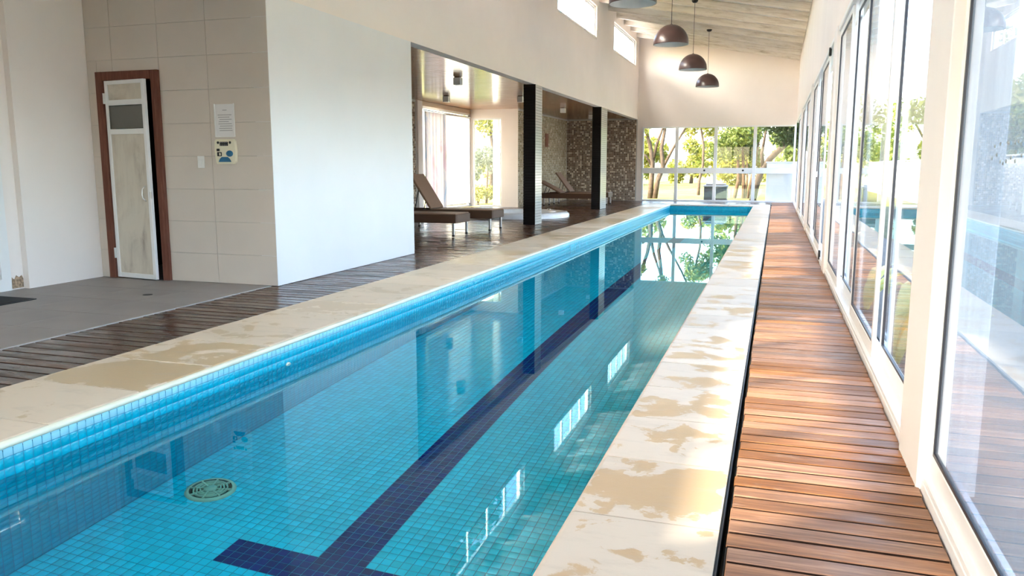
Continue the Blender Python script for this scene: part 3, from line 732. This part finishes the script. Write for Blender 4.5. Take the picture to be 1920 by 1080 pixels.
# ------------------------------------------------------------------ sun loungers (length along x, foot end at +x)
def lounger(loc, tilt, label, group, rz=0, wid=.68):
    o = thing('sun_lounger', label, 'sun lounger', loc, rz, group)
    L0 = -1.28; hw = wid / 2
    part('seat_frame', MB().bev(-1.95, 0, -hw, -hw + .05, .235, .385, .01).bev(-1.95, 0, hw - .05, hw, .235, .385, .01).bev(-.05, .003, -hw + .04, hw - .04, .235, .388, .01).bev(-1.95, -1.9, -hw + .04, hw - .04, .235, .385, .01), M['rattan'], o)
    part('seat', MB().bev(L0, -.012, -hw + .03, hw - .03, .375, .402, .008), M['rattant'], o)
    bk_ = MB().bev(-.78, 0, -hw + .035, hw - .035, -.02, .025, .01).xf(Matrix.Rotation(tilt, 4, 'Y'))
    part('backrest', bk_, M['rattant'], o, (L0, 0, .40))
    c, s = math.cos(tilt), math.sin(tilt)
    for y in (-hw + .12, hw - .12):
        part('strut', MB().tube([(L0 - .5 * c, y, .40 + .5 * s - .02), (L0 - .5 * c - .10, y, .36)], .009, 6), M['dark_metal'], o)
    part('strut', MB().tube([(L0 - .5 * c - .10, -hw + .05, .35), (L0 - .5 * c - .10, hw - .05, .35)], .009, 6), M['dark_metal'], o)
    lg = MB().bev(-.02, .02, -.02, .02, .035, .28, .004); lg = lg.mesh('leg', M['metal'])
    ft = MB().bev(-.022, .022, -.022, .022, 0, .035, .004).mesh('foot', M['black'])
    for x in (-.06, -1.8):
        for y in (-hw + .03, hw - .03):
            q = link('leg', lg, o, (x, y, 0)); link('foot', ft, q)
g1 = 'loungers beside the white block wall'; g2 = 'loungers by the brown mosaic wall'
lounger((-5.2, 13.05, 0), R(15), 'brown rattan lounger nearest the white block wall, only its foot end seen', g1)
lounger((-5.03, 14.44, 0), R(57), 'brown rattan lounger with backrest raised high before the printed curtain', g1)
lounger((-5.06, 24.35, 0), R(27), 'brown rattan lounger with low backrest, half hidden by the nearer column', g2)
lounger((-5.06, 25.55, 0), R(52), 'brown rattan lounger with steep backrest against the brown mosaic', g2)

# ------------------------------------------------------------------ spa tub in the deck
sp_ = thing('spa_tub', 'round white spa tub rim set into the dark deck behind the column', 'spa tub', (-6.02, 18.75, -.004))
part('rim', MB().lathe([(1.27, 0), (1.27, .07), (1.22, .12), (1.12, .13), (.98, .12), (.95, .08), (.94, -.02)], n=56), M['spa'], sp_)
part('basin', MB().lathe([(.94, -.02), (.90, .0), (.5, .005), (0, .005)], n=48), M['spa'], sp_)
part('headrest', MB().bev(-.9, -.3, -1.24, -.98, .12, .17, .02), M['spa'], sp_)
part('jet_panel', MB().lathe([(.05, .125), (.045, .15), (0, .155)], (.55, .9, 0), 16), M['metal'], sp_)

# ------------------------------------------------------------------ small wall things
sw_ = thing('light_switch', 'white switch plate on the beige tiles left of the control panel', 'switch', (-5.625, 6.866, 1.25))
part('plate', MB().bev(-.042, .042, -.008, 0, -.062, .062, .003), M['plastic'], sw_)
part('rocker', MB().bev(-.014, .014, -.013, -.007, -.025, .025, .002), M['plastic'], sw_)
ns = thing('notice_sheet', 'printed notice in a clear holder on tiles above the control panel', 'notice', (-5.31, 6.864, 1.665))
part('sheet', MB().box(-.112, .112, -.002, 0, -.16, .16), M['paper'], ns)
part('holder', MB().bev(-.122, -.110, -.008, 0, -.165, .165, .002).bev(.110, .122, -.008, 0, -.165, .165, .002).bev(-.11, .11, -.008, 0, -.168, -.158, .002), M['plastic'], ns)
tx = MB()
for k, (a, c) in enumerate(((-.02, .03), (-.08, .085), (-.075, .06), (-.06, .085), (-.07, .05), (-.075, .085), (-.06, .09), (-.07, .085), (-.065, .09))):
    z = .10 - (0 if k == 0 else .025 + .022 * k); tx.box(a, c, -.003, -.0018, z - .004, z + .004)
part('printed_lines', tx, M['ink'], ns)
cp = thing('control_panel', 'ivory control panel with blue buttons on the beige tiles', 'control panel', (-5.305, 6.866, 1.355))
poly = [(-.11, -.10), (-.10, -.125), (.10, -.125), (.12, -.10), (.13, 0), (.12, .10), (.10, .122), (-.10, .122), (-.115, .10), (-.122, 0)]
part('case', MB().prism([(u, v) for u, v in poly], 'y', -.035, 0), M['ivory'], cp)
part('display', MB().bev(-.055, .045, -.039, -.034, .055, .095, .002), M['black'], cp)
sg = MB()
for k in range(4): sg.box(-.046 + k * .022, -.034 + k * .022, -.0405, -.0388, .062, .066).box(-.046 + k * .022, -.034 + k * .022, -.0405, -.0388, .084, .088)
part('digits', sg, M['ink'], cp)
for x in (-.075, .068): part('indicator', MB().lathe([(.014, 0), (.012, .006), (0, .007)], n=14).xf(Matrix.Translation((x, -.034, .088)) @ Matrix.Rotation(R(90), 4, 'X')), M['black'], cp)
part('key', MB().bev(-.09, -.035, -.041, -.034, -.048, -.006, .004).bev(-.096, -.06, -.038, -.034, .002, .028, .003), M['black'], cp)
part('key_legend', MB().box(-.062, -.045, -.0425, -.0405, -.04, -.015), M['ivory'], cp)
part('round_button', MB().lathe([(.042, 0), (.038, .008), (0, .009)], n=24).xf(Matrix.Translation((.058, -.034, -.022)) @ Matrix.Rotation(R(90), 4, 'X') @ Matrix.Diagonal((1, .75, 1, 1))), M['blue'], cp)
pl = [(-.075, -.105), (.075, -.105), (.06, -.075), (.035, -.055), (-.035, -.055), (-.06, -.075)]
part('start_button', MB().prism(pl, 'y', -.041, -.034), M['blue'], cp)
dm = thing('doormat', 'black doormat on the grey tile floor by the louvre door', 'mat', (-6.72, 5.0, 0))
part('pad', MB().bev(-.32, .32, -.45, .45, .0, .012, .004), M['mat'], dm)
part('edge', MB().bev(-.335, .335, -.465, -.445, 0, .009, .002).bev(-.335, .335, .445, .465, 0, .009, .002).bev(-.335, -.315, -.445, .445, 0, .009, .002).bev(.315, .335, -.445, .445, 0, .009, .002), M['black'], dm)
thing('wall_plaque', 'small rust-brown plaque on the tan mosaic beside the corner', 'plaque', (SX + .012, 26.0, 2.08), mb=MB().bev(-.006, .02, -.16, .16, -.22, .22, .005).bev(.018, .024, -.11, .11, -.16, .16, .003), mats=M['rust'])
thing('floor_drain', 'tiny dark drain on the grey tile floor before the cabin door', 'drain', (-5.62, 6.0, .0), mb=MB().lathe([(.045, 0), (.043, .003), (.03, .003), (.02, .0015), (0, .0015)], n=20), mats=M['dark_metal'])

# ------------------------------------------------------------------ outdoors
struct('ground', MB().box(-60, XL - 4.5, -30, 120, -.4, -.10).box(-60, 60, YE + .25, 120, -.4, -.12).box(5.1, 60, -30, YE + .25, -.4, -.10), M['lawn'])
struct('ground_right', MB().box(XR + .2, 5.1, -30, YE + .25, -.4, -.10), M['soil'])
struct('path_right', MB().box(XR + .2, 1.9, -6, 40, -.12, -.06), M['gravel'])
struct('wall_garden', MB().bev(4.9, 5.08, -8, 60, -.2, 1.43, .01).bev(4.86, 5.12, -8, 60, 1.43, 1.47, .006), plaster('garden_wall_paint', (.74, .74, .75)), 'long white garden wall outside the sliding windows')
thing('white_cabinet', 'white outdoor cabinet behind the end window at its right corner', 'cabinet', (.30, YE + .45, -.1),
      mb=MB().bev(-.62, .7, -.22, .3, 0, 1.44, .01).bev(-.65, .73, -.25, .33, 1.44, 1.48, .006), mats=M['white'])
bx = thing('storage_box', 'dark grey lidded box on the lawn behind the end window', 'box', (-2.14, 31.2, -.12))
part('body', MB().bev(-.42, .42, -.35, .35, 0, .56, .02), M['shade'], bx); part('lid', MB().bev(-.44, .44, -.37, .37, .56, .64, .02).bev(-.36, .36, -.3, .3, .64, .72, .03), M['shadelid'], bx)

def leaves_mesh(name, blobs, n, size, mat, parent, squash=1.):
    """loose leaves scattered through ellipsoid clumps"""
    w = np.array([b[3] ** 2 for b in blobs]); w = w / w.sum(); k = rng.choice(len(blobs), n, p=w)
    B = np.array([b[:3] for b in blobs])[k]; rad = np.array([b[3] for b in blobs])[k]
    d = rng.normal(size=(n, 3)); d /= np.linalg.norm(d, axis=1)[:, None]
    rr = rad * rng.uniform(.25, 1.0, n) ** .6
    P = B + d * rr[:, None] * np.array([1, 1, squash])
    a = rng.normal(size=(n, 3)); a /= np.linalg.norm(a, axis=1)[:, None]
    c = np.cross(a, rng.normal(size=(n, 3))); c /= np.linalg.norm(c, axis=1)[:, None]
    s = size * rng.uniform(.6, 1.3, n)[:, None]
    vs = np.stack([P - a * s, P + c * s * .45, P + a * s, P - c * s * .45], 1).reshape(-1, 3)
    fs = np.arange(n * 4, dtype=np.int32)
    me = D.meshes.new(name); me.vertices.add(n * 4); me.vertices.foreach_set('co', vs.ravel())
    me.loops.add(n * 4); me.loops.foreach_set('vertex_index', fs)
    me.polygons.add(n); me.polygons.foreach_set('loop_start', np.arange(n, dtype=np.int32) * 4)
    me.materials.append(mat); me.update(calc_edges=True)
    o = link(name, me, parent); o['kind'] = 'stuff'; return o
def tree(name, label, loc, stems, blobs, n, size, leafm, barkm='bark', group=None, cat='tree', squash=1.):
    o = thing(name, label, cat, loc, 0, group)
    for pts, r0, r1 in stems:
        m = len(pts); part('trunk', MB().tube(pts, [r0 + (r1 - r0) * i / (m - 1) for i in range(m)], 8), M[barkm], o)
    leaves_mesh('foliage', blobs, n, size, M[leafm], o, squash); return o
def blobs(c, r, n, br, sq=.7): return [(c[0] + random.gauss(0, r * .5), c[1] + random.gauss(0, r * .5), c[2] + random.gauss(0, r * .5 * sq), br * random.uniform(.6, 1.2)) for _ in range(n)]
Yt = 34
def P3(l, j=0): return [(x, j * .3 * math.sin(3 * i), z) for i, (x, z) in enumerate(l)]
sh = lambda l, X: [(x - X, z + .12) for x, z in l]
X = -4.95
st = [(P3(sh([(-5.03, -.2), (-4.99, .81), (-4.96, 1.36), (-5.09, 2.12), (-5.29, 2.75), (-5.5, 3.6)], X)), .12, .05),
      (P3(sh([(-4.96, 1.40), (-4.82, 2.12), (-4.57, 2.79), (-4.4, 3.5)], X), 1), .07, .03), (P3(sh([(-4.99, 1.25), (-5.26, 1.67), (-5.45, 1.76), (-5.8, 1.95)], X), 1), .06, .02),
      (P3(sh([(-4.85, -.2), (-4.73, .63), (-4.52, 1.22), (-4.61, 1.98), (-4.48, 2.79), (-4.4, 3.4)], X)), .12, .05),
      (P3(sh([(-4.53, 1.18), (-4.14, 1.94), (-3.63, 2.82), (-3.3, 3.5)], X)), .06, .03)]
tree('forked_tree', 'forked bare-trunked tree behind the leftmost end window pane', (X, Yt, -.12), st, blobs((.2, .5, 4.2), 1.8, 14, .55), 2600, .11, 'leafy')
X = -3.38
tree('thin_tree', 'single thin curved trunk behind the second end window pane', (X, 38.6, -.12), [(P3(sh([(-3.45, -0.34), (-3.43, 0.57), (-3.28, 1.27), (-3.29, 2.23), (-3.44, 3.02), (-3.53, 3.98)], X)), .075, .04)],
     blobs((.1, .3, 3.5), .9, 10, .42), 2000, .1, 'leafy')
X = -1.35
st = [(P3(sh([(-1.66, -.2), (-1.51, .63), (-1.56, 1.67), (-1.63, 2.34), (-1.7, 3.2)], X)), .085, .03), (P3(sh([(-1.26, -.2), (-1.3, .82), (-1.41, 2.34), (-1.4, 3.2)], X)), .085, .03),
      (P3(sh([(-1.11, -.2), (-.95, .82), (-.8, 1.8), (-.7, 2.8)], X)), .08, .03), (P3(sh([(-1.2, -.2), (-1.15, .7), (-1.2, 1.6)], X)), .06, .02)]
tree('bushy_tree', 'many-stemmed tree with dense leaves behind the third end window pane', (X, 35.2, -.12), st, blobs((.0, .2, 2.7), .85, 26, .48, 1.2), 7000, .085, 'leafg', 'barkr')
X = -.5
st = [(P3(sh([(-.85, -.2), (-.72, .5), (-.56, 1.01), (-.26, 1.51), (.24, 2.01), (.62, 2.34), (1.4, 2.9)], X)), .14, .08), (P3(sh([(-.5, 1.18), (-.57, 1.72), (-.51, 2.14), (-.4, 3)], X)), .08, .03), (P3(sh([(.0, 1.75), (.3, 2.4), (.4, 3.2)], X)), .06, .03)]
tree('leaning_tree', 'thick trunk leaning over behind the rightmost end window pane', (X, 32.6, -.12), st, blobs((.7, -.5, 3.05), .95, 20, .45, .8), 5200, .085, 'leafd')
bg = [('leafy', -10, 58, 3.4), ('leafy', -6.5, 66, 2.6), ('leafy', -2.5, 60, 3.2), ('leafg', 1.5, 53, 3.6), ('leafg', 6.2, 60, 4.4), ('leafy', -15.5, 55, 4.5), ('leafg', 8.5, 49, 4.2)]
bl_ = ['far yellow-green tree behind the forked tree', 'far low yellow tree between the forked and thin trees', 'far yellow-green tree behind the thin trunk', 'far green tree behind the bushy tree', 'far green tree behind the leaning trunk',
       'far yellow tree seen past the lounge corner', 'far green tree beyond the garden wall end']
for (lm, x, y, h), lb in zip(bg, bl_):
    tree('background_tree', lb, (x, y, -.12), [([(0, 0, 0), (.1, 0, h * .4), (.0, .1, h * .75)], .16, .06)], blobs((0, 0, h * .62), h * .55, 18, h * .26, .8), 2600, .2, lm, group='far trees beyond the end window')
tree('shade_tree', 'very tall leafy tree added unseen behind the upper left wall for shade', (-10.6, 21.2, -.1), [([(0, 0, 0), (.2, 0, 5), (0, .1, 9.5)], .3, .12)], blobs((0, 0, 10.6), 2.1, 22, 1.1, .9), 11000, .24, 'leafg')  # added out of view to keep sun through the last clerestory off the far wall
tree('tall_tree', 'tall yellow-green tree seen through the far clerestory window', (-12.1, 48, -.12), [([(0, 0, 0), (.2, 0, 4), (.1, .1, 7.5)], .22, .08)], blobs((0, 0, 7.6), 2.0, 18, .9, .9), 3200, .17, 'leafy')
# outside the lounge corner
tree('silver_shrub', 'dark silver-green shrub behind the lounge corner window', (-9.85, 27, -.1), [([(0, 0, 0), (.05, 0, 1.2)], .05, .03)], blobs((0, 0, 1.35), .75, 12, .3, 1.0), 2200, .06, 'leafs', cat='shrub')
tree('low_hedge', 'low yellow-green clipped hedge below the lounge corner window', (-9.8, 26, -.1), [([(0, 0, 0), (0, 0, .4)], .04, .02)], [(x, random.uniform(-.15, .15), .42, .3) for x in np.linspace(-1.2, 1.4, 11)], 2600, .05, 'leafy', cat='hedge')
tree('garden_tree', 'bright yellow-green tree behind the silver shrub', (-11.5, 32, -.1), [([(0, 0, 0), (.1, 0, 2), (0, 0, 3.2)], .1, .05)], blobs((0, 0, 2.8), 1.5, 14, .55, 1.0), 3200, .09, 'leafy')
thing('garden_post', 'white square post outside the lounge corner window', 'post', (-8.62, 24.6, -.1), mb=MB().bev(-.09, .09, -.09, .09, 0, 3.2, .01).bev(-.12, .12, -.12, .12, 0, .08, .01), mats=M['white'])
# right-hand garden: agaves against the glass and trees over the wall
def agave(loc, label, n, L, seed, yel=2):
    rs = random.Random(seed); o = thing('agave', label, 'plant', loc, 0, 'broad-leaved plants outside the sliding windows')
    for k in range(n):
        az = rs.uniform(-1.45, 1.45); tl = rs.uniform(.03, .42); l = L * rs.uniform(.7, 1.1); wmax = .05 * rs.uniform(.8, 1.3); pts = []
        for i in range(7):
            u = i / 6; bend = tl + u * u * .6
            pts.append((l * u * math.sin(bend) * math.cos(az), l * u * math.sin(bend) * math.sin(az), l * u * math.cos(bend)))
        vs = []
        for i, p in enumerate(pts):
            u = i / 6; w_ = wmax * (.35 + 1.6 * u) * (1 - u) ** .6 + .002
            tx_, ty_ = -math.sin(az), math.cos(az)
            vs += [(p[0] - tx_ * w_, p[1] - ty_ * w_, p[2] + .012), p, (p[0] + tx_ * w_, p[1] + ty_ * w_, p[2] + .012)]
        b = MB().add(vs, [(3 * i + j, 3 * i + 1 + j, 3 * i + 4 + j, 3 * i + 3 + j) for i in range(6) for j in (0, 1)], 0, True)
        part('leaf', b, M['yellowstem'] if k < yel else M['agave'], o)
    return o
agave((.79, 5.5, -.06), 'tall broad-leaved plant against the second sliding pane past the fogged one', 18, .72, 3, 4)
agave((.82, 7.6, -.06), 'smaller broad-leaved plant farther along outside the sliding panes', 11, .5, 5)
agave((1.25, 3.3, -.06), 'yellowish plant blurred behind the fogged near pane', 16, .6, 8, 10)
for i, (x, y, h, lm) in enumerate(((8.5, 19, 4.2, 'leafg'), (9.5, 28, 5.0, 'leafg'), (8.8, 38, 4.6, 'leafy'))):
    tree('garden_tree', ['leafy green tree over the garden wall, nearest the camera', 'tallest green tree over the garden wall', 'yellow-green tree over the far garden wall'][i], (x, y, -.1),
         [([(0, 0, 0), (.1, 0, h * .4), (0, 0, h * .7)], .14, .06)], blobs((0, 0, h * .62), h * .5, 16, h * .22, .8), 3400, .15, lm, group='trees over the garden wall')
for y0, lb in ((12, 'clipped green hedge behind the garden wall, nearer stretch'), (24, 'clipped green hedge behind the garden wall, farther stretch')):
    tree('garden_hedge', lb, (6.0, y0, -.1), [([(0, 0, 0), (0, 0, 1.2)], .05, .02)], [(random.uniform(-.2, .2), q, random.uniform(.8, 1.35), .45) for q in np.linspace(-5.5, 5.5, 26)], 7000, .08, 'leafg', cat='hedge')
